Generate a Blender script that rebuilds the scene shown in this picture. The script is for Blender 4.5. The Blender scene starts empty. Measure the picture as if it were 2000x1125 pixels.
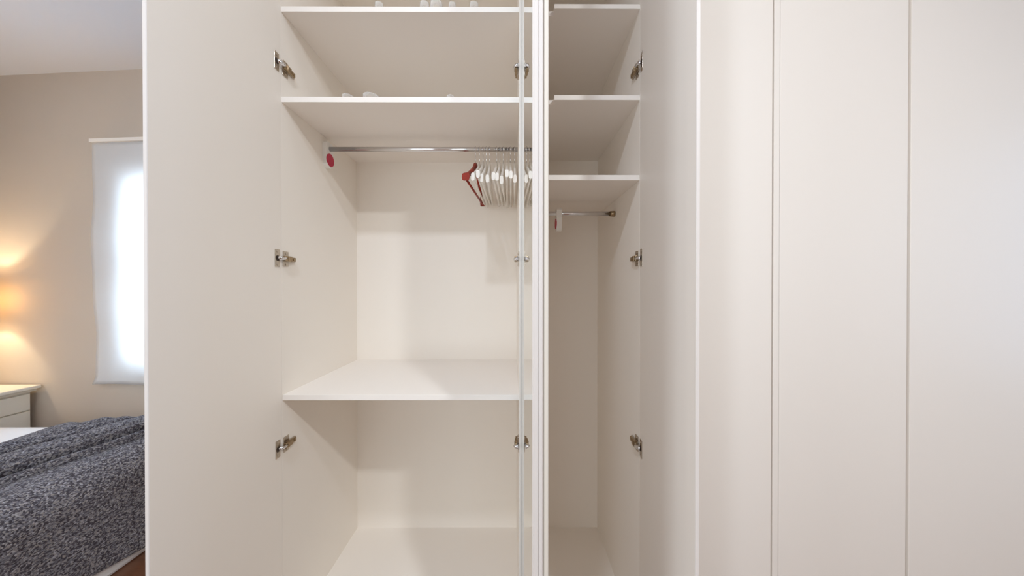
import bpy, bmesh, math, random
from mathutils import Matrix, Vector
random.seed(7)
S = bpy.context.scene
C = S.collection
R = math.radians
EYE = 1.46                      # camera height above the floor

# ---------------------------------------------------------------- camera, world, light, exposure
cam_d = bpy.data.cameras.new('camera')
cam_d.sensor_width = 36.0
cam_d.lens = 620 / 2000 * 36.0
cam_d.clip_start = 0.02
cam = bpy.data.objects.new('camera', cam_d)
C.objects.link(cam)
cam.location = (0, 0, EYE)
cam.rotation_euler = (R(90 - 0.277), 0, R(-0.18))
S.camera = cam

S.view_settings.view_transform = 'Standard'
S.view_settings.look = 'None'
S.view_settings.gamma = 1.0
S.view_settings.use_curve_mapping = False
S.view_settings.exposure = 0.0

W = bpy.data.worlds.new('world')
S.world = W
W.use_nodes = True
W.node_tree.nodes['Background'].inputs[0].default_value = (0.55, 0.75, 1.0, 1)
W.node_tree.nodes['Background'].inputs[1].default_value = 0.5
S.cycles.max_bounces = 16
S.cycles.diffuse_bounces = 12


def lamp(name, kind, loc, power, color, size=0.1, rot=(0, 0, 0), size_y=None, spot=None):
    d = bpy.data.lights.new(name, kind)
    d.energy = power
    d.color = color
    if kind == 'AREA':
        d.shape = 'RECTANGLE' if size_y else 'DISK'
        d.size = size
        if size_y:
            d.size_y = size_y
    else:
        d.shadow_soft_size = size
    if kind == 'SPOT':
        d.spot_size = R(spot or 120)
        d.spot_blend = 0.8
    o = bpy.data.objects.new(name, d)
    o.location = loc
    o.rotation_euler = rot
    C.objects.link(o)
    return o


CEIL = EYE + 1.683
LIGHTS = [
    # name, kind, location, power, colour, size, rotation, second size
    ('ceiling_downlight', 'AREA', (-0.50, 0.80, CEIL - 0.03), 1.2, (0.98, 1, 1), 0.16, (0, 0, 0), None),
    ('ceiling_downlight', 'AREA', (1.08, 0.86, CEIL - 0.03), 1.4, (0.98, 1, 1), 0.16, (0, 0, 0), None),
    ('ceiling_downlight', 'AREA', (-0.38, -0.20, CEIL - 0.03), 19, (0.90, 1.0, 1.15), 0.16, (0, 0, 0), None),
    ('ceiling_downlight', 'AREA', (1.0, -0.80, CEIL - 0.03), 45, (0.98, 1.03, 1.06), 0.16, (0, 0, 0), None),
    ('ceiling_downlight', 'AREA', (-2.4, 0.3, CEIL - 0.03), 9, (1, 0.98, 0.90), 0.16, (0, 0, 0), None),
    # daylight through the windows: right-hand wall, behind the blind, plus added fill at unseen windows facing the wardrobes and at the bed head
    ('daylight_fill', 'AREA', (3.25, 0.60, EYE + 0.20), 9, (0.55, 0.82, 1.25), 1.0, (R(90), 0, R(90)), 1.5),
    ('daylight_fill', 'AREA', (-2.525, 2.525, EYE + 0.12), 42, (0.68, 0.90, 1.10), 0.80, (R(-90), 0, R(-3.7)), 1.38),
    ('daylight_fill', 'AREA', (-1.50, -2.46, EYE - 0.27), 38, (0.97, 1.04, 1.05), 2.2, (R(90), 0, 0), 1.95),  # added frontal fill light, set in the unseen facing window
    ('daylight_fill', 'AREA', (-4.30, -1.30, EYE + 0.18), 65, (0.94, 1.03, 1.10), 1.4, (R(90), 0, R(-90)), 1.5),  # added fill light from the left, set in the unseen bed-head window
    ('table_lamp_bulb', 'POINT', (-4.06, 2.33, EYE - 0.10), 15, (1.0, 0.82, 0.55), 0.025, (0, 0, 0), None),
]
for q in LIGHTS:
    lamp(*q)

# ---------------------------------------------------------------- materials


def mat(name, color, rough=0.5, metal=0.0, spec=0.5, noise=None, bump=None, coat=0.0):
    m = bpy.data.materials.new(name)
    m.use_nodes = True
    nt = m.node_tree
    b = nt.nodes['Principled BSDF']
    b.inputs['Base Color'].default_value = (*color, 1)
    b.inputs['Roughness'].default_value = rough
    b.inputs['Metallic'].default_value = metal
    b.inputs['Specular IOR Level'].default_value = spec
    b.inputs['Coat Weight'].default_value = coat
    tc = nt.nodes.new('ShaderNodeTexCoord')
    if noise:
        sc, amt = noise
        n = nt.nodes.new('ShaderNodeTexNoise')
        n.inputs['Scale'].default_value = sc
        n.inputs['Detail'].default_value = 4
        nt.links.new(tc.outputs['Object'], n.inputs['Vector'])
        r = nt.nodes.new('ShaderNodeValToRGB')
        r.color_ramp.elements[0].position = 0.3
        r.color_ramp.elements[1].position = 0.7
        r.color_ramp.elements[0].color = (*[c * (1 - amt) for c in color], 1)
        r.color_ramp.elements[1].color = (*[min(1, c * (1 + amt)) for c in color], 1)
        nt.links.new(n.outputs['Fac'], r.inputs['Fac'])
        nt.links.new(r.outputs['Color'], b.inputs['Base Color'])
    if bump:
        sc, st = bump
        n = nt.nodes.new('ShaderNodeTexNoise')
        n.inputs['Scale'].default_value = sc
        nt.links.new(tc.outputs['Object'], n.inputs['Vector'])
        bp = nt.nodes.new('ShaderNodeBump')
        bp.inputs['Strength'].default_value = st
        bp.inputs['Distance'].default_value = 0.002
        nt.links.new(n.outputs['Fac'], bp.inputs['Height'])
        nt.links.new(bp.outputs['Normal'], b.inputs['Normal'])
    return m


LACQ = (0.85, 0.80, 0.735)
M_CARC = mat('white_melamine', LACQ, 0.55, spec=0.3, noise=(1.2, 0.008))
M_DOOR = mat('white_lacquer', (0.85, 0.80, 0.74), 0.45, spec=0.35, noise=(0.8, 0.008))
M_EDGE = mat('white_edge_band', (0.85, 0.805, 0.755), 0.45)
M_DIMEDGE = mat('door_white_dimmed', (0.66, 0.62, 0.595), 0.5, spec=0.3)  # door white with its colour darkened to hold back bright light on edges
M_STRIP = mat('cream_strip_dimmed', (0.66, 0.615, 0.55), 0.5, spec=0.3)  # cream strip, its colour likewise darkened against the bright light
M_WALL = mat('beige_wall_paint', (0.57, 0.50, 0.43), 0.9, spec=0.2, noise=(1.5, 0.02), bump=(180, 0.08))
M_CEIL = mat('white_ceiling_paint', (0.755, 0.765, 0.82), 0.9, spec=0.2, noise=(1.0, 0.01))
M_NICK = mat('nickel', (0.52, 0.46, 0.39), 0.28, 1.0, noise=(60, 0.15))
M_BRASS = mat('brown_nickel', (0.36, 0.27, 0.17), 0.30, 1.0, noise=(80, 0.2))  # brown-nickel tone of the hinge arms and rail end cap
M_CHROME = mat('chrome_rail', (0.72, 0.71, 0.72), 0.14, 1.0)
M_DARK = mat('hinge_cup_hole_shade', (0.05, 0.03, 0.02), 0.5)
M_PLAST = mat('white_plastic', (0.82, 0.81, 0.78), 0.4)
M_RED = mat('crimson_plastic', (0.50, 0.008, 0.055), 0.4)
M_WHANG = mat('white_hanger_wood', (0.84, 0.80, 0.74), 0.35, noise=(6, 0.03))
M_BROWN = mat('red_brown_wood', (0.26, 0.020, 0.006), 0.45, spec=0.3, noise=(25, 0.35))
M_NSTAND = mat('cream_painted_wood', (0.76, 0.73, 0.66), 0.5, noise=(3, 0.02))
M_SHEET = mat('white_bed_linen', (0.84, 0.84, 0.86), 0.9, spec=0.1, bump=(30, 0.3))
M_SHADE = None


def floor_mat():
    m = mat('dark_wood_floor', (0.07, 0.025, 0.012), 0.35)
    nt = m.node_tree
    b = nt.nodes['Principled BSDF']
    tc = nt.nodes.new('ShaderNodeTexCoord')
    mp = nt.nodes.new('ShaderNodeMapping')
    mp.inputs['Scale'].default_value = (1.2, 14, 1)
    n = nt.nodes.new('ShaderNodeTexNoise')
    n.inputs['Scale'].default_value = 2.5
    n.inputs['Detail'].default_value = 8
    r = nt.nodes.new('ShaderNodeValToRGB')
    r.color_ramp.elements[0].color = (0.09, 0.032, 0.016, 1)
    r.color_ramp.elements[1].color = (0.26, 0.115, 0.06, 1)
    nt.links.new(tc.outputs['Object'], mp.inputs['Vector'])
    nt.links.new(mp.outputs['Vector'], n.inputs['Vector'])
    nt.links.new(n.outputs['Fac'], r.inputs['Fac'])
    nt.links.new(r.outputs['Color'], b.inputs['Base Color'])
    return m


def knit_mat():
    m = mat('grey_knit', (0.15, 0.15, 0.18), 0.95, spec=0.05)
    nt = m.node_tree
    b = nt.nodes['Principled BSDF']
    uv = nt.nodes.new('ShaderNodeTexCoord')
    mp = nt.nodes.new('ShaderNodeMapping')
    mp.inputs['Scale'].default_value = (230, 150, 1)
    nt.links.new(uv.outputs['UV'], mp.inputs['Vector'])
    v = nt.nodes.new('ShaderNodeTexVoronoi')
    v.inputs['Scale'].default_value = 1.0
    nt.links.new(mp.outputs['Vector'], v.inputs['Vector'])
    hs = nt.nodes.new('ShaderNodeSeparateColor')
    nt.links.new(v.outputs['Color'], hs.inputs['Color'])
    r = nt.nodes.new('ShaderNodeValToRGB')
    e = r.color_ramp.elements
    e[0].position, e[0].color = 0.0, (0.055, 0.050, 0.060, 1)
    e[1].position, e[1].color = 1.0, (0.40, 0.40, 0.45, 1)
    for p, c in ((0.30, (0.085, 0.078, 0.092, 1)), (0.62, (0.21, 0.21, 0.245, 1)), (0.85, (0.30, 0.28, 0.27, 1))):
        k = e.new(p)
        k.color = c
    nt.links.new(hs.outputs['Red'], r.inputs['Fac'])
    nt.links.new(r.outputs['Color'], b.inputs['Base Color'])
    bp = nt.nodes.new('ShaderNodeBump')
    bp.inputs['Strength'].default_value = 0.5
    bp.inputs['Distance'].default_value = 0.006
    bp.invert = True
    nt.links.new(v.outputs['Distance'], bp.inputs['Height'])
    nt.links.new(bp.outputs['Normal'], b.inputs['Normal'])
    return m


def blind_mat(name, color, trans, glow=None):
    m = bpy.data.materials.new(name)
    m.use_nodes = True
    nt = m.node_tree
    nt.nodes.clear()
    out = nt.nodes.new('ShaderNodeOutputMaterial')
    d = nt.nodes.new('ShaderNodeBsdfDiffuse')
    t = nt.nodes.new('ShaderNodeBsdfTranslucent')
    x = nt.nodes.new('ShaderNodeMixShader')
    tc = nt.nodes.new('ShaderNodeTexCoord')
    n = nt.nodes.new('ShaderNodeTexNoise')
    n.inputs['Scale'].default_value = 8
    r = nt.nodes.new('ShaderNodeValToRGB')
    r.color_ramp.elements[0].color = (*[c * 0.97 for c in color], 1)
    r.color_ramp.elements[1].color = (*color, 1)
    nt.links.new(tc.outputs['Object'], n.inputs['Vector'])
    nt.links.new(n.outputs['Fac'], r.inputs['Fac'])
    nt.links.new(r.outputs['Color'], d.inputs['Color'])
    nt.links.new(r.outputs['Color'], t.inputs['Color'])
    x.inputs[0].default_value = trans
    nt.links.new(d.outputs[0], x.inputs[1])
    nt.links.new(t.outputs[0], x.inputs[2])
    nt.links.new(x.outputs[0], out.inputs[0])
    return m


def pane_mat(name='window_glass', ior=1.45, rough=0.02):
    m = bpy.data.materials.new(name)
    m.use_nodes = True
    nt = m.node_tree
    nt.nodes.clear()
    out = nt.nodes.new('ShaderNodeOutputMaterial')
    t = nt.nodes.new('ShaderNodeBsdfTransparent')
    g = nt.nodes.new('ShaderNodeBsdfGlossy')
    g.inputs['Roughness'].default_value = rough
    f = nt.nodes.new('ShaderNodeFresnel')
    f.inputs['IOR'].default_value = ior
    x = nt.nodes.new('ShaderNodeMixShader')
    nt.links.new(f.outputs[0], x.inputs[0])
    nt.links.new(t.outputs[0], x.inputs[1])
    nt.links.new(g.outputs[0], x.inputs[2])
    nt.links.new(x.outputs[0], out.inputs[0])
    return m


M_FLOOR = floor_mat()
M_KNIT = knit_mat()
M_BLIND = blind_mat('white_blind_fabric', (0.88, 0.88, 0.89), 0.5)
M_SHADE = blind_mat('cream_lamp_shade', (0.88, 0.78, 0.62), 0.40)
M_PANE = pane_mat()
M_MIRROR = mat('mirror_glass', (0.83, 0.86, 0.84), 0.02, 1.0)
M_MEDGE = mat('mirror_edge', (0.07, 0.08, 0.075), 0.9, spec=0.0)
M_GLASS = pane_mat('drinking_glass', 1.45, 0.12)
_nt = M_GLASS.node_tree
_lw = _nt.nodes.new('ShaderNodeLayerWeight')
_lw.inputs[0].default_value = 0.18
_mx = [n for n in _nt.nodes if n.type == 'MIX_SHADER'][0]
_nt.links.new(_lw.outputs['Facing'], _mx.inputs[0])
_pb = _nt.nodes.new('ShaderNodeBsdfPrincipled')
_pb.inputs['Base Color'].default_value = (0.93, 0.94, 0.93, 1)
_pb.inputs['Roughness'].default_value = 0.15
_nt.links.new(_pb.outputs[0], _mx.inputs[2])

# ---------------------------------------------------------------- mesh helpers (all world coordinates)


def box(bm, x0, x1, y0, y1, z0, z1, bev=0.0, mx=None, mi=0):
    vs = [bm.verts.new(Vector(p)) for p in ((x0, y0, z0), (x1, y0, z0), (x1, y1, z0), (x0, y1, z0), (x0, y0, z1), (x1, y0, z1), (x1, y1, z1), (x0, y1, z1))]
    fs = [bm.faces.new([vs[i] for i in q]) for q in ((3, 2, 1, 0), (4, 5, 6, 7), (0, 1, 5, 4), (1, 2, 6, 5), (2, 3, 7, 6), (3, 0, 4, 7))]
    if bev:
        es = set()
        for f in fs:
            es.update(f.edges)
        r = bmesh.ops.bevel(bm, geom=list(es), offset=bev, segments=2, profile=0.5, affect='EDGES')
        fs = [f for f in r['faces']] + [f for f in fs if f.is_valid]
        vs = list({v for f in fs for v in f.verts})
    for f in fs:
        f.material_index = mi
    if mx is not None:
        for v in vs:
            v.co = mx @ v.co
    return vs


def prism(bm, poly, z0, z1, mx=None, mi=0):
    """Extrude a polygon (list of (x, y)) from z0 to z1."""
    lo = [bm.verts.new((p[0], p[1], z0)) for p in poly]
    hi = [bm.verts.new((p[0], p[1], z1)) for p in poly]
    n = len(poly)
    fs = [bm.faces.new(lo[::-1]), bm.faces.new(hi)]
    for i in range(n):
        j = (i + 1) % n
        fs.append(bm.faces.new((lo[i], lo[j], hi[j], hi[i])))
    for f in fs:
        f.material_index = mi
    if mx is not None:
        for v in lo + hi:
            v.co = mx @ v.co
    return lo + hi


def tube(bm, pts, rad, seg=12, caps=True, mi=0):
    pts = [Vector(p) for p in pts]
    rads = rad if isinstance(rad, (list, tuple)) else [rad] * len(pts)
    rings = []
    up = None
    for i, p in enumerate(pts):
        d = (pts[min(i + 1, len(pts) - 1)] - pts[max(i - 1, 0)]).normalized()
        if up is None:
            up = d.orthogonal().normalized()
        a = (up - d * up.dot(d)).normalized()
        up = a
        b = d.cross(a)
        rr = rads[i]
        ra, rb = rr if isinstance(rr, tuple) else (rr, rr)
        rings.append([bm.verts.new(p + a * ra * math.cos(2 * math.pi * k / seg) + b * rb * math.sin(2 * math.pi * k / seg)) for k in range(seg)])
    for r0, r1 in zip(rings, rings[1:]):
        for k in range(seg):
            f = bm.faces.new((r0[k], r0[(k + 1) % seg], r1[(k + 1) % seg], r1[k]))
            f.smooth = True
            f.material_index = mi
    if caps:
        bm.faces.new(rings[0][::-1]).material_index = mi
        bm.faces.new(rings[-1]).material_index = mi


def lathe(bm, prof, cx, cy, cz, seg=24):
    rings = [[bm.verts.new((cx + r * math.cos(2 * math.pi * k / seg), cy + r * math.sin(2 * math.pi * k / seg), cz + z)) for k in range(seg)] for r, z in prof]
    for r0, r1 in zip(rings, rings[1:]):
        for k in range(seg):
            f = bm.faces.new((r0[k], r0[(k + 1) % seg], r1[(k + 1) % seg], r1[k]))
            f.smooth = True
    bm.faces.new(rings[0][::-1])
    bm.faces.new(rings[-1])


def wloc(o):
    p = Vector((0, 0, 0))
    while o is not None:
        p += o.location
        o = o.parent
    return p


def obj(name, bm, mats, parent=None, label=None, origin=None):
    """Link the bmesh (in world coordinates) as one mesh object, its origin at its own base centre."""
    bmesh.ops.recalc_face_normals(bm, faces=bm.faces[:])
    me = bpy.data.meshes.new(name)
    if origin is None:
        lo = [min(v.co[i] for v in bm.verts) for i in range(3)]
        hi = [max(v.co[i] for v in bm.verts) for i in range(3)]
        origin = Vector(((lo[0] + hi[0]) / 2, (lo[1] + hi[1]) / 2, lo[2]))
    origin = Vector(origin)
    for v in bm.verts:
        v.co -= origin
    bm.to_mesh(me)
    bm.free()
    for m in (mats if isinstance(mats, (list, tuple)) else [mats]):
        me.materials.append(m)
    o = bpy.data.objects.new(name, me)
    C.objects.link(o)
    if parent is not None:
        o.parent = parent
        o.location = origin - wloc(parent)
    else:
        o.location = origin
    if label:
        o['label'] = label
    return o


def tag(o, label, cat, group=None, kind=None):
    o['label'] = label
    o['category'] = cat
    if group:
        o['group'] = group
    if kind:
        o['kind'] = kind
    return o


def thing(name, loc, label, cat, group=None):
    o = bpy.data.objects.new(name, None)
    o.empty_display_size = 0.1
    o.location = loc
    C.objects.link(o)
    return tag(o, label, cat, group)


def struct(name, bm, m, label=None, parent=None):
    o = obj(name, bm, m, parent)
    if parent is None:
        o['kind'] = 'structure'
    if label:
        o['label'] = label
    return o


def one(fn, *a, **k):
    bm = bmesh.new()
    fn(bm, *a, **k)
    return bm


# ---------------------------------------------------------------- room shell
XL, XR, YB = -4.25, 3.20, -2.4
struct('floor', one(box, XL - 0.3, XR + 0.3, YB - 0.3, 3.0, -0.08, 0.0), M_FLOOR, 'dark brown wooden floor beside the bed')
struct('ceiling', one(box, XL - 0.3, XR + 0.3, YB - 0.3, 3.0, CEIL, CEIL + 0.08), M_CEIL, 'plain white ceiling')
struct('wall_back', one(box, -0.90, XR, 1.80, 1.90, 0, CEIL), M_WALL, 'beige wall behind the wardrobes')
struct('wall_return', one(box, -0.90, -0.80, 1.90, 2.60, 0, CEIL), M_WALL, 'short beige wall between the wardrobe and the window wall')


def wall_with_hole(name, label, mx, u0, u1, hu0, hu1, hz0, hz1, t=0.12):
    bm = bmesh.new()
    box(bm, u0, hu0, 0, t, 0, CEIL, mx=mx)
    box(bm, hu1, u1, 0, t, 0, CEIL, mx=mx)
    box(bm, hu0, hu1, 0, t, 0, hz0, mx=mx)
    box(bm, hu0, hu1, 0, t, hz1, CEIL, mx=mx)
    return struct(name, bm, M_WALL, label)


def window(name, label, mx, hu0, hu1, hz0, hz1):
    bm = bmesh.new()
    f = 0.055
    box(bm, hu0, hu0 + f, 0.05, 0.10, hz0, hz1, mx=mx)
    box(bm, hu1 - f, hu1, 0.05, 0.10, hz0, hz1, mx=mx)
    box(bm, hu0 + f, hu1 - f, 0.05, 0.10, hz0, hz0 + f, mx=mx)
    box(bm, hu0 + f, hu1 - f, 0.05, 0.10, hz1 - f, hz1, mx=mx)
    um = (hu0 + hu1) / 2
    box(bm, um - 0.04, um + 0.04, 0.05, 0.10, hz0 + f, hz1 - f, mx=mx)
    w = struct(name, bm, M_EDGE, label)
    for a, b in ((hu0 + f, um - 0.04), (um + 0.04, hu1 - f)):
        struct('pane', one(box, a, b, 0.072, 0.078, hz0 + f, hz1 - f, mx=mx), M_PANE, parent=w)
    return w


# the window wall runs 3.7 degrees off square: local u along the wall, v out of the room
MW = Matrix.Translation((-2.85, 2.475, 0)) @ Matrix.Rotation(R(-3.7), 4, 'Z')
wall_with_hole('wall_window', 'beige wall behind the bed with the blind-covered window', MW, -1.50, 2.05, -0.13, 0.72, EYE - 0.60, EYE + 0.84)
window('window_1', 'white framed window behind the white blind', MW, -0.13, 0.72, EYE - 0.60, EYE + 0.84)
MR = Matrix.Translation((XR, 0, 0)) @ Matrix.Rotation(R(-90), 4, 'Z')
wall_with_hole('wall_right', 'beige wall with a window at the end of the wardrobes', MR, -1.95, 2.4, -1.12, -0.08, EYE - 0.58, EYE + 1.0)
window('window_2', 'white framed window beside the wardrobes', MR, -1.12, -0.08, EYE - 0.58, EYE + 1.0)

ML0 = Matrix.Translation((XL, 0, 0)) @ Matrix.Rotation(R(90), 4, 'Z')
wall_with_hole('wall_left', 'beige wall at the bed head', ML0, YB, 2.75, -2.05, -0.55, EYE - 0.62, EYE + 0.98)
window('added_window_4', 'added unseen white framed window in the wall at the bed head', ML0, -2.05, -0.55, EYE - 0.62, EYE + 0.98)  # window added to let in extra light from the left
MF = Matrix.Translation((0, YB, 0)) @ Matrix.Rotation(R(180), 4, 'Z')
bm = bmesh.new()
for a, b, c, d in ((-XR, 0.35, 0, CEIL), (2.65, -XL, 0, CEIL), (0.35, 2.65, 0, EYE - 1.30), (0.35, 2.65, EYE + 0.75, CEIL)):
    box(bm, a, b, 0, 0.12, c, d, mx=MF)
struct('wall_front', bm, M_WALL, 'beige wall with an added wide window facing the wardrobes')
window('added_window_3', 'added unseen wide white framed window facing the open wardrobe', MF, 0.35, 2.65, EYE - 1.30, EYE + 0.75)  # window added to carry the frontal fill light
# ---------------------------------------------------------------- wardrobes
YF, YK = 1.200, 1.785            # carcass front, back panel front
ZB, ZT = 0.10, EYE + 1.47        # inner floor, top of carcass
SH = 0.0203


def carcass(root, xl0, xl1, xr0, xr1, sides=True):
    """xl0-xl1 the left side panel, xr0-xr1 the right one."""
    obj('side_panel', one(box, xl0, xl1, YF, YK + 0.008, 0, ZT, bev=0.0006), M_CARC, root)
    obj('side_panel', one(box, xr0, xr1, YF, YK + 0.008, 0, ZT, bev=0.0006), M_CARC, root)
    obj('back_panel', one(box, xl1, xr0, YK, YK + 0.008, 0.08, ZT - 0.02), M_CARC, root)
    obj('bottom_panel', one(box, xl1, xr0, YF + 0.002, YK, ZB - 0.02, ZB), M_CARC, root)
    obj('top_panel', one(box, xl1, xr0, YF + 0.002, YK, ZT - 0.02, ZT), M_CARC, root)
    obj('plinth', one(box, xl1, xr0, YF + 0.03, YF + 0.048, 0, ZB - 0.02), M_DOOR, root)


def rot_about(px, py, ang):
    return Matrix.Translation((px, py, 0)) @ Matrix.Rotation(ang, 4, 'Z')


DZ0, DZ1 = 0.085, ZT - 0.004


def hinge(root, side, wall_x, z, door_mx, cup=True):
    """A concealed hinge: wing plate and arm on the side panel, a bright link, and the cup plate on the open door.
    side +1: on a left-hand panel (faces +x); door_mx maps door-local (s along the door from the hinge edge, n out of its inner face)."""
    h = bpy.data.objects.new('hinge', None)
    h.empty_display_size = 0.02
    C.objects.link(h)
    h.parent = root
    h.location = Vector((wall_x, YF + 0.03, z)) - wloc(root)
    sx = side

    def bx(bm, a0, a1, y0, y1, z0, z1, bev=0.0008):
        xs = sorted((wall_x + sx * a0, wall_x + sx * a1))
        box(bm, xs[0], xs[1], y0, y1, z + z0, z + z1, bev=bev)
    bm = bmesh.new()                                   # cross-shaped mounting plate with its two screws
    bx(bm, 0.0, 0.0030, YF + 0.006, YF + 0.034, -0.029, 0.029)
    bx(bm, 0.0, 0.0070, YF + 0.004, YF + 0.066, -0.0085, 0.0085)
    for dz in (-0.021, 0.021):
        tube(bm, [(wall_x + sx * 0.003, YF + 0.020, z + dz), (wall_x + sx * 0.0048, YF + 0.020, z + dz)], 0.0042, 10)
    obj('mounting_plate', bm, M_NICK, h)
    bm = bmesh.new()                                   # arm: channel with a raised back and an end cover
    bx(bm, 0.0062, 0.0170, YF - 0.002, YF + 0.036, -0.0105, 0.0105, 0.002)
    bx(bm, 0.0062, 0.0140, YF + 0.036, YF + 0.060, -0.0080, 0.0080, 0.0015)
    bx(bm, 0.0165, 0.0185, YF + 0.012, YF + 0.018, -0.0100, 0.0100)
    tube(bm, [(wall_x + sx * 0.0140, YF + 0.049, z), (wall_x + sx * 0.0160, YF + 0.049, z)], 0.0048, 10)
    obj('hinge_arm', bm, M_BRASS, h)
    p0 = Vector((wall_x + sx * 0.0125, YF + 0.004, z))
    if cup:
        q = door_mx @ Vector((0.024, 0.003, 0))
        p1 = Vector((q.x, q.y, z))
    else:
        p1 = Vector((wall_x + sx * 0.004, YF - 0.008, z))
    mid = (p0 + p1) / 2 + Vector((sx * 0.006, -0.002, 0))
    obj('hinge_link', one(tube, [p0, (p0 + mid) / 2 + Vector((sx * 0.002, 0, 0)), mid, (mid + p1) / 2, p1], [(0.0075, 0.005)] * 5, 10), M_CHROME, h, 'bright bent link')
    if cup:
        mx = door_mx @ Matrix.Translation((0, 0, z))
        bm = bmesh.new()
        box(bm, 0.012, 0.036, 0.0, 0.0022, -0.0325, 0.0325, bev=0.0008, mx=mx)
        for dz in (-0.024, 0.024):
            tube(bm, [mx @ Vector((0.024, 0.002, dz)), mx @ Vector((0.024, 0.0036, dz))], 0.0042, 10)
        tube(bm, [mx @ Vector((0.024, 0.0021, 0)), mx @ Vector((0.024, 0.0029, 0))], 0.0105, 16, mi=1)  # dark disc paints the shade inside the cup hole
        obj('cup_plate', bm, [M_NICK, M_DARK], h)
    return h


def door_matrix(px, py, ang, inner):
    """Door-local frame: x = distance from the hinge edge, y = out of the inner face, z = up. ang: lean of the open door towards +x."""
    ax = Vector((math.sin(ang), -math.cos(ang), 0))
    ay = Vector((math.cos(ang), math.sin(ang), 0)) * inner
    m = Matrix.Identity(4)
    m.col[0][:3] = ax
    m.col[1][:3] = ay
    m.col[3][:3] = (px, py, 0)
    return m


# --- wardrobe A: the wide open one
AX0, AX1 = -0.865, 0.031
A = thing('wardrobe', ((AX0 + AX1) / 2, YF, 0), 'wide open white wardrobe with hangers on its rail, left of the mirror door', 'wardrobe', 'white wardrobes in a row')
carcass(A, AX0 - 0.018, AX0, AX1, AX1 + 0.018)
for zt in (1.0545, 0.715, -0.411):
    obj('shelf', one(box, AX0, AX1, YF + 0.002, YK, EYE + zt - SH, EYE + zt, bev=0.0008), M_EDGE, A)
# left door, opened to just short of square
ML = door_matrix(-0.8650, 1.199, R(2.7), 1)
bm = prism_pts = None
bm = bmesh.new()
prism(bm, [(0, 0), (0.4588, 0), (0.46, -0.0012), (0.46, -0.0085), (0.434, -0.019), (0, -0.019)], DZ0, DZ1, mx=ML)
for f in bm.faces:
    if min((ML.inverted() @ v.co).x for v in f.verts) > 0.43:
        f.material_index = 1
dl = obj('door', bm, [M_DOOR, M_DIMEDGE], A, 'opened left door seen from its plain inner side')
# mirror door, opened square
MM = door_matrix(0.0405, 1.196, R(1.1), -1)
bm = bmesh.new()
box(bm, 0.0, 0.46, -0.0150, -0.0035, DZ0, DZ1, bev=0.0012, mx=MM)
box(bm, 0.0, 0.4595, -0.0245, -0.0156, DZ0, DZ1, bev=0.0012, mx=MM)
box(bm, 0.0, 0.452, -0.0270, -0.0243, DZ0, DZ1, mx=MM)
dm = obj('door', bm, M_DIMEDGE, A, 'opened right door with a full-height mirror inside')
obj('mirror_edge', one(box, 0.001, 0.0255, -0.0036, 0.0, DZ0 + 0.02, DZ1 - 0.02, mx=MM), M_MEDGE, dm, 'dark edge of the mirror')
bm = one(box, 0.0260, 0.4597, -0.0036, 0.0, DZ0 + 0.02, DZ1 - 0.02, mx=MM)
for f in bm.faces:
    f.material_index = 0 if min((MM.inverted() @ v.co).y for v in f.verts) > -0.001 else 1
obj('mirror', bm, [M_MIRROR, M_DIMEDGE], dm, 'tall mirror facing into the wardrobe')
bm = bmesh.new()
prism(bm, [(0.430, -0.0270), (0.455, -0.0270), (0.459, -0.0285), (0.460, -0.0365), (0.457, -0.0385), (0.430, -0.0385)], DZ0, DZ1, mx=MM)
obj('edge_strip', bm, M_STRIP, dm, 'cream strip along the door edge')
for z in (0.830, 0.105, -0.603):
    hinge(A, 1, AX0, EYE + z, ML)
for z in (0.830, 0.105, -0.603):
    hinge(A, -1, AX1, EYE + z, MM, cup=False)
YR = 1.490
obj('clothes_rail', one(tube, [(AX0 + 0.0005, YR, EYE + 0.6417), (AX1 - 0.0005, YR, EYE + 0.6417)], 0.0105, 20), M_CHROME, A, 'chrome clothes rail')


def lozenge(bm, cx0, cx1, yc, zt, zb, hw, mi=0):
    """A rounded tab in the y-z plane: flat top with small corners, narrowing to a round foot; from cx0 to cx1 in x."""
    pts = []
    for a in range(0, 181, 15):
        pts.append((yc - hw * 0.80 * math.cos(R(a)), zb + hw * 0.80 - hw * 0.80 * math.sin(R(a))))
    pts += [(yc + hw, zt - 0.045), (yc + hw, zt - 0.008), (yc + hw - 0.008, zt), (yc - hw + 0.008, zt), (yc - hw, zt - 0.008), (yc - hw, zt - 0.045)]
    lo = [bm.verts.new((cx0, y, z)) for y, z in pts]
    hi = [bm.verts.new((cx1, y, z)) for y, z in pts]
    n = len(pts)
    bm.faces.new(lo)
    bm.faces.new(hi[::-1])
    for i in range(n):
        bm.faces.new((lo[i], lo[(i + 1) % n], hi[(i + 1) % n], hi[i]))


def rail_end(root, x_wall, side, zr, name='rail_bracket'):
    x1 = x_wall + side * 0.019
    bm = bmesh.new()
    lozenge(bm, x_wall, x1, YR, zr + 0.028, zr - 0.090, 0.030)
    br = obj(name, bm, M_PLAST, root, 'white plastic rail bracket with a red disc')
    bm = bmesh.new()
    tube(bm, [(x1 - side * 0.001, YR, zr - 0.052), (x1 + side * 0.003, YR, zr - 0.052)], 0.029, 24)
    obj('disc', bm, M_RED, br, 'crimson round disc')
    return br


rail_end(A, AX0, 1, EYE + 0.6417)

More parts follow.
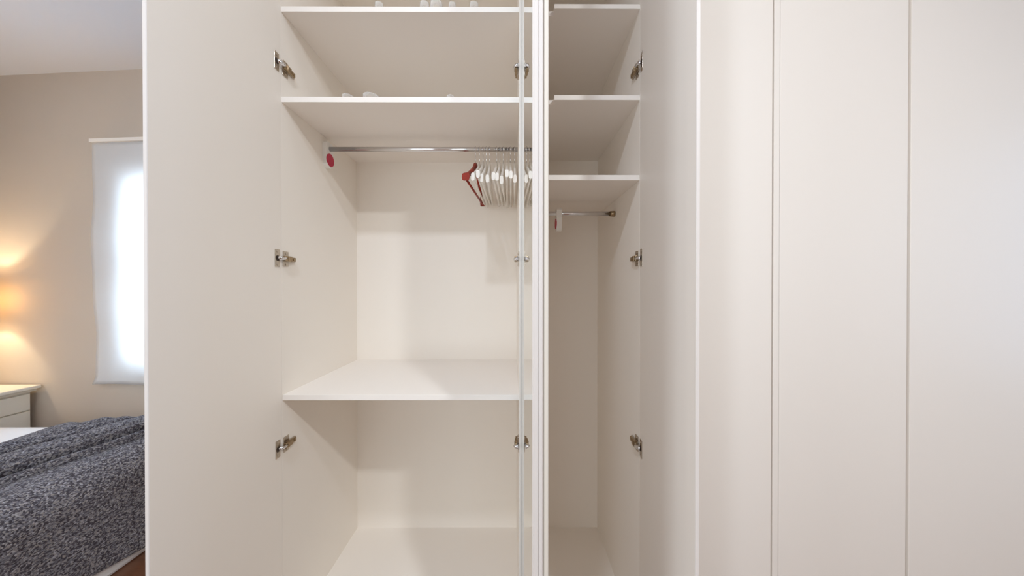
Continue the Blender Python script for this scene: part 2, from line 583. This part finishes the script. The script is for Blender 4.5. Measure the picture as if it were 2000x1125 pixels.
# --- wardrobe B: the narrow open one
BX0, BX1 = 0.070, 0.4868
B = thing('wardrobe', ((BX0 + BX1) / 2, YF, 0), 'narrow open white wardrobe with three high shelves and an empty rail', 'wardrobe', 'white wardrobes in a row')
carcass(B, BX0 - 0.0178, BX0, BX1, BX1 + 0.018)
for zt, notch in ((1.0655, True), (0.723, True), (0.422, False)):
    bm = bmesh.new()
    z0, z1 = EYE + zt - 0.0180, EYE + zt
    if notch:
        prism(bm, [(BX0, YF + 0.034), (0.1640, YF + 0.034), (0.1640, YF + 0.002), (BX1, YF + 0.002), (BX1, YK), (BX0, YK)], z0, z1)
    else:
        box(bm, BX0, BX1, YF + 0.002, YK, z0 - 0.002, z1, bev=0.0008)
    obj('shelf', bm, M_EDGE, B)
MB = door_matrix(0.4868, 1.199, R(-6.4), -1)
bm = bmesh.new()
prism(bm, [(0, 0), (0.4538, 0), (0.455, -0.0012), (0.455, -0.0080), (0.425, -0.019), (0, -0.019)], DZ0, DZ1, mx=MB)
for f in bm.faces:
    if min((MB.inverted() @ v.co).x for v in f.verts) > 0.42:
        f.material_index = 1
obj('door', bm, [M_DOOR, M_DIMEDGE], B, 'opened right door seen from its plain inner side')
for z in (0.830, 0.107, -0.603, -1.19):
    hinge(B, -1, BX1, EYE + z, MB)
zr = EYE + 0.3415
rb = obj('clothes_rail', one(tube, [(BX0 + 0.0005, YR, zr), (BX1 - 0.0005, YR, zr)], 0.0105, 20), M_CHROME, B, 'chrome clothes rail')
bm = bmesh.new()
tube(bm, [(BX1 - 0.022, YR, zr), (BX1 - 0.014, YR, zr), (BX1 - 0.012, YR, zr), (BX1, YR, zr)], [0.0125, 0.0125, 0.0135, 0.0135], 20)
obj('rail_end_cap', bm, M_BRASS, rb)
bm = bmesh.new()
lozenge(bm, 0.211, 0.235, YR, zr + 0.022, zr - 0.084, 0.024)
cl = obj('rail_bracket', bm, M_PLAST, B, 'white plastic rail bracket with a dark red disc')
obj('disc', one(tube, [(0.2085, YR, zr - 0.048), (0.2115, YR, zr - 0.048)], 0.024, 24), M_RED, cl, 'dark red round disc')

# --- wardrobes C and D: closed
YD = YF - 0.022                  # face of the closed doors


def closed_door(root, x0, x1, label=None):
    return obj('door', one(box, x0, x1, YD, YD + 0.019, DZ0, DZ1, bev=0.0015), M_DOOR, root, label)


Cw = thing('wardrobe', (0.99, YF, 0), 'closed white double wardrobe beside the narrow open wardrobe', 'wardrobe', 'white wardrobes in a row')
carcass(Cw, 0.506, 0.524, 1.464, 1.482)
closed_door(Cw, 0.5075, 0.9705)
d2 = closed_door(Cw, 0.9985, 1.4760)
obj('edge_strip', one(box, 0.9742, 0.9955, YD - 0.0025, YD + 0.017, DZ0, DZ1, bev=0.0015), M_DOOR, d2)
D = thing('wardrobe', (1.97, YF, 0), 'closed white wardrobe at the end, cut off by the photo edge', 'wardrobe', 'white wardrobes in a row')
carcass(D, 1.4825, 1.5005, 2.4435, 2.4615)
closed_door(D, 1.4875, 1.9710)
d4 = closed_door(D, 1.9990, 2.4560)
obj('edge_strip', one(box, 1.9747, 1.9960, YD - 0.0025, YD + 0.017, DZ0, DZ1, bev=0.0015), M_DOOR, d4)
struct('trim_1', one(box, -0.883, 2.4615, YF + 0.01, YF + 0.03, ZT, CEIL), M_DOOR, 'white filler board between wardrobe tops and ceiling')

# ---------------------------------------------------------------- hangers


def make_hanger(name, m, label, group, thick=0.0105, hook_m=M_CHROME, ball=False):
    """Hanger spanning y, the hook centre at the rail; built around the origin = rail centre."""
    root = thing(name, (0, 0, 0), label, 'clothes hanger', group)
    # hook: wraps over the rail and runs down into the neck
    r = 0.0125
    pts = [(0, r * math.cos(R(a)) , r * math.sin(R(a))) for a in range(205, -66, -15)]
    pts = [(0, -y, z) for _, y, z in pts]
    pts += [(0, -0.0005, -0.024), (0, 0, -0.040), (0, 0, -0.064)]
    bm = one(tube, [Vector(p) for p in pts], 0.0016, 8)
    obj('hook', bm, hook_m, root, origin=(0, 0, 0))
    # shoulders: neck block and two arms that droop and widen to the ends
    bm = bmesh.new()
    prof = []
    L = 0.208
    for i in range(-14, 15):
        t = i / 14
        a = abs(t)
        y = L * t
        z = -0.083 - 0.116 * (max(0, a - 0.06) / 0.94) ** 0.85
        hh = 0.0120 + 0.008 * math.exp(-(a / 0.12) ** 2) + (0.004 * max(0, (a - 0.8) / 0.2))
        hw = thick * (0.50 + 0.12 * a + (0.75 * max(0, (a - 0.70) / 0.30) ** 1.3 if ball else 0.16 * max(0, (a - 0.75) / 0.25)))
        if ball:
            hw += 0.0022 * math.exp(-(a / 0.15) ** 2)
        prof.append((y, z, hh, hw))
    rings = []
    for y, z, hh, hw in prof:
        ring = []
        for k in range(10):
            c, s = math.cos(2 * math.pi * k / 10), math.sin(2 * math.pi * k / 10)
            e = 0.55
            ring.append(bm.verts.new((hw * math.copysign(abs(c) ** e, c), y, z + hh * math.copysign(abs(s) ** e, s))))
        rings.append(ring)
    for r0, r1 in zip(rings, rings[1:]):
        for k in range(10):
            f = bm.faces.new((r0[k], r0[(k + 1) % 10], r1[(k + 1) % 10], r1[k]))
            f.smooth = True
    bm.faces.new(rings[0][::-1])
    bm.faces.new(rings[-1])
    obj('shoulders', bm, m, root, origin=(0, 0, 0))
    # trouser bar between the two ends
    obj('bar', one(tube, [(0, -0.197, -0.206), (0, 0.197, -0.206)], 0.0048, 10), m, root, origin=(0, 0, 0))
    return root


def copy_tree(o, parent=None):
    c = o.copy()
    C.objects.link(c)
    c.parent = parent
    for ch in [k for k in S.objects if k.parent == o]:
        copy_tree(ch, c)
    return c


ZH = EYE + 0.6417
bh = make_hanger('clothes_hanger', M_BROWN, 'red brown wooden hanger at the near end of the rail, beside the white hangers', 'hangers on the rail', 0.0115, M_CHROME, True)
bh.location = (-0.166, YR, ZH)
bh.rotation_euler = (0, 0, R(-4.6))
wh = make_hanger('clothes_hanger', M_WHANG, 'white', 'hangers on the rail', 0.0098)
ORD = ['first', 'second', 'third', 'fourth', 'fifth', 'sixth', 'seventh', 'eighth', 'ninth', 'tenth']
spots = [(-0.148, -0.155), (-0.131, -0.1345), (-0.116, -0.119), (-0.100, -0.098), (-0.067, -0.071), (-0.052, -0.0575), (-0.037, -0.0415), (-0.018, -0.0165), (-0.0035, -0.003), (0.0165, 0.0150)]
DROP = (0, -4, 2, 3, -1, 0, 5, -5, -3, 3)
for i, (xc, xn) in enumerate(spots):
    o = wh if i == 0 else copy_tree(wh)
    o.location = (xc, YR, ZH)
    o.rotation_euler = (DROP[i] * 0.00206 / 0.21, R(random.uniform(-0.8, 0.8)), math.atan2(xc - xn, -0.21) + math.pi)
    if i == 0:
        o['label'] = 'white wooden hanger right beside the red brown hanger'
    elif i == 9:
        o['label'] = 'white wooden hanger closest to the mirror door'
    elif i == 4:
        o['label'] = 'white wooden hanger just after the wide gap, fifth from the brown one'
    elif i == 3:
        o['label'] = 'white wooden hanger just before the wide gap, fourth from the brown one'
    else:
        o['label'] = 'white wooden hanger, %s from the red brown hanger' % ORD[i]

# ---------------------------------------------------------------- glasses on the two upper shelves
def tumbler(px, d, h, ztop, label, group):
    y = 1.305
    x = (px - 998) / 620 * y
    r = d / 2
    t = 0.0022
    bm = bmesh.new()
    lathe(bm, [(r * 0.80, 0), (r, h), (r - t, h), (r * 0.80 - t, 0.008)], x, y, EYE + ztop, 24)
    tag(obj('drinking_glass', bm, M_GLASS), label, 'glass', group)


GT, GS = 'glasses on the top shelf', 'glasses on the second shelf'
tumbler(742, 0.034, 0.098, 1.0545, 'clear glass standing alone on the top shelf, far from the others', GT)
tumbler(830, 0.038, 0.100, 1.0545, 'slim clear glass on the top shelf, touching side by side with the widest one', GT)
tumbler(853, 0.052, 0.100, 1.0545, 'widest clear glass on the top shelf', GT)
tumbler(884, 0.030, 0.099, 1.0545, 'thinnest clear glass on the top shelf, just after the widest one', GT)
tumbler(926, 0.038, 0.098, 1.0545, 'clear glass on the top shelf closest to the mirror door', GT)
tumbler(681, 0.044, 0.0625, 0.715, 'short clear glass on the second shelf closest to the open left door', GS)
tumbler(726, 0.062, 0.0625, 0.715, 'widest short clear glass on the second shelf', GS)
tumbler(880, 0.030, 0.0635, 0.715, 'small clear glass alone on the second shelf above the rail', GS)

# ---------------------------------------------------------------- blind
bm = bmesh.new()
nu, nz = 40, 60
z0, z1 = EYE - 0.755, EYE + 1.108
grid = []
for j in range(nz + 1):
    row = []
    tz = j / nz
    z = z0 + (z1 - z0) * tz
    for i in range(nu + 1):
        tu = i / nu
        left = -0.375 + 0.012 * math.sin(9 * tz) + (0.028 * (1 - tz) - (0.030 * max(0, 1 - tz / 0.03)))
        u = left + (0.93 - left) * tu
        v = -0.045 - 0.006 * math.sin(tu * 14 + 2 * tz) * (1 - tz) - 0.003 * math.sin(tz * 23)
        zz = z + (0.010 * math.sin(tu * 9) - 0.012 * tu) * max(0, 1 - tz * 6)
        row.append(bm.verts.new(MW @ Vector((u, v, zz))))
    grid.append(row)
for j in range(nz):
    for i in range(nu):
        f = bm.faces.new((grid[j][i], grid[j][i + 1], grid[j + 1][i + 1], grid[j + 1][i]))
        f.smooth = True
blind = obj('window_blind', bm, M_BLIND)
tag(blind, 'white fabric blind hanging over the bright window by the bed', 'blind')
obj('head_rail', one(box, -0.372, 0.925, -0.060, 0.0, z1 - 0.004, z1 + 0.022, bev=0.002, mx=MW), M_EDGE, blind)
sol = blind.modifiers.new('thickness', 'SOLIDIFY')
sol.thickness = 0.0012

# ---------------------------------------------------------------- nightstand and lamp
N = thing('nightstand', (-3.93, 2.30, 0), 'cream painted nightstand with drawers behind the bed', 'nightstand')
nx0, nx1, ny0, ny1 = -4.16, -3.755, 2.12, 2.50
NT = EYE - 0.774
obj('body', one(box, nx0, nx1 - 0.018, ny0, ny1, 0.06, NT - 0.045, bev=0.003), M_NSTAND, N)
bm = bmesh.new()
box(bm, nx0, nx1 + 0.045, ny0 - 0.035, ny1 + 0.018, NT - 0.026, NT, bev=0.006)
box(bm, nx0, nx1 + 0.018, ny0 - 0.015, ny1 + 0.012, NT - 0.046, NT - 0.026, bev=0.005)
obj('top', bm, M_NSTAND, N)
zz = NT - 0.054
for k, hh in enumerate((0.135, 0.16, 0.16)):
    dr = obj('drawer', one(box, nx1 - 0.018, nx1, ny0 + 0.012, ny1 - 0.012, zz - hh, zz - 0.008, bev=0.003), M_NSTAND, N)
    obj('knob', one(tube, [(nx1, 2.31, zz - hh / 2), (nx1 + 0.012, 2.31, zz - hh / 2), (nx1 + 0.022, 2.31, zz - hh / 2)], [0.006, 0.007, 0.013], 14), M_NICK, dr)
    zz -= hh
for x in (nx0 + 0.03, nx1 - 0.05):
    for y in (ny0 + 0.03, ny1 - 0.03):
        obj('leg', one(box, x - 0.02, x + 0.02, y - 0.02, y + 0.02, 0, 0.06, bev=0.003), M_NSTAND, N)
LX, LY = -4.06, 2.33
T = thing('table_lamp', (LX, LY, NT), 'lit table lamp with a cream shade standing on the nightstand', 'lamp')
bm = bmesh.new()
lathe(bm, [(0.075, 0), (0.075, 0.012), (0.030, 0.03), (0.055, 0.12), (0.062, 0.20), (0.040, 0.32), (0.014, 0.40), (0.012, 0.56)], LX, LY, NT, 24)
obj('base', bm, M_PLAST, T)
bm = bmesh.new()
zl = EYE - 0.10
for rr, a, b in ((0.130, -0.155, 0.155),):
    prof = [(rr, a), (rr, b), (rr - 0.002, b), (rr - 0.002, a)]
    seg = 40
    rings = [[bm.verts.new((LX + r * math.cos(2 * math.pi * k / seg), LY + r * math.sin(2 * math.pi * k / seg), zl + z)) for k in range(seg)] for r, z in prof]
    for q in range(4):
        r0, r1 = rings[q], rings[(q + 1) % 4]
        for k in range(seg):
            bm.faces.new((r0[k], r0[(k + 1) % seg], r1[(k + 1) % seg], r1[k])).smooth = True
obj('lamp_shade', bm, M_SHADE, T)

# ---------------------------------------------------------------- bed and throw
bx0, bx1, by0, by1 = -4.20, -2.010, 0.45, 2.09
BT = EYE - 0.925
bed = thing('bed', ((bx0 + bx1) / 2, (by0 + by1) / 2, 0), 'bed with white linen under the grey knitted throw', 'bed')
obj('bed_base', one(box, bx0, bx1, by0, by1, 0.0, 0.30, bev=0.02), M_SHEET, bed)
obj('mattress', one(box, bx0, bx1 - 0.02, by0 + 0.02, by1 - 0.02, 0.30, BT, bev=0.05), M_SHEET, bed)
bm = bmesh.new()                                          # duvet: puffy white cover on the mattress
g = []
for j in range(31):
    row = []
    for i in range(41):
        x = bx0 + 0.02 + (bx1 - 0.06 - bx0) * i / 40
        y = by0 + (by1 - by0) * j / 30
        ex = min(1, (1 - abs(2 * i / 40 - 1)) * 8)
        ey = min(1, (1 - abs(2 * j / 30 - 1)) * 8)
        z = BT + 0.022 * min(ex, ey) ** 0.6 + 0.004 * math.sin(5 * x + 3 * y) * min(ex, ey)
        row.append(bm.verts.new((x, y, z)))
    g.append(row)
for j in range(30):
    for i in range(40):
        bm.faces.new((g[j][i], g[j][i + 1], g[j + 1][i + 1], g[j + 1][i])).smooth = True
dv = obj('duvet', bm, M_SHEET, bed)
sol = dv.modifiers.new('thickness', 'SOLIDIFY')
sol.thickness = 0.02
sol.offset = -1

# throw: flat strip across the foot, hanging over the foot end almost to the floor
bm = bmesh.new()
uvl = bm.loops.layers.uv.new('uv')
HEMZ = 0.05
XE = bx1 + 0.018                                          # plane of the hanging part
TOPZ = BT + 0.034
RAD = 0.13
XS = -2.90
flat = (XE - RAD) - XS
arc = RAD * math.pi / 2
drop = (TOPZ - RAD) - HEMZ
LEN = flat + arc + drop
NS, NY = 260, 120


def throw_pt(s, y):
    # gathered ridges running across the bed, drifting towards the foot as they go back
    u = s - 0.26 * (y - 1.6)
    rid = 0.0
    q = (u + 0.012 * math.sin(3.3 * y)) / 0.150 + 0.14 * math.sin(u * 17 + 1.5 * y)
    lean = 0.0
    if 0 < q < 4.6:
        k = int(math.floor(q))
        t = abs(math.sin(math.pi * (q - k)))
        env = min(1, q * 2.5) * min(1, (4.6 - q) * 2)
        rid += env * (0.056 + 0.016 * math.sin(37 * k + 2.2 * y)) * t ** 0.8
        lean = 1.0
    rid += 0.0035 * math.sin(9 * u + 5 * y) + 0.0025 * math.sin(23 * y + 4 * u)
    if s < flat:
        p, n = Vector((XS + s, y, TOPZ)), Vector((0.85 * lean, -0.25 * lean, 1))
    elif s < flat + arc:
        a = (s - flat) / RAD
        p = Vector((XE - RAD + RAD * math.sin(a), y, TOPZ - RAD + RAD * math.cos(a)))
        n = Vector((math.sin(a), 0, math.cos(a)))
    else:
        d = s - flat - arc
        p, n = Vector((XE + 0.02 * d, y, TOPZ - RAD - d)), Vector((1, 0, 0))
        rid += 0.010 * (d / drop) * math.sin(7 * y + 1.0)
    return p + n * (rid + 0.004)


Y0, Y1 = 0.42, 2.125
g = []
for j in range(NY + 1):
    y = Y0 + (Y1 - Y0) * j / NY
    row = []
    for i in range(NS + 1):
        end = LEN + 0.006 * math.sin(9 * y) - 0.17 * (1.75 - y)
        s = end * i / NS
        start_shift = 0.02 * math.sin(5 * y)
        p = throw_pt(max(0.0, s + start_shift * (1 - i / NS)), y)
        if y > 2.09:                                      # the far border sags over the bed's far side
            p.z -= 0.6 * (y - 2.09)
        row.append((bm.verts.new(p), (s, y)))
    g.append(row)
for j in range(NY):
    for i in range(NS):
        q = (g[j][i], g[j][i + 1], g[j + 1][i + 1], g[j + 1][i])
        f = bm.faces.new([v for v, _ in q])
        f.smooth = True
        for l, (_, uv) in zip(f.loops, q):
            l[uvl].uv = uv
throw = obj('throw_blanket', bm, M_KNIT)
tag(throw, 'grey speckled knitted throw draped over the foot of the bed', 'blanket')
sol = throw.modifiers.new('thickness', 'SOLIDIFY')
sol.thickness = 0.010
sol.offset = -1
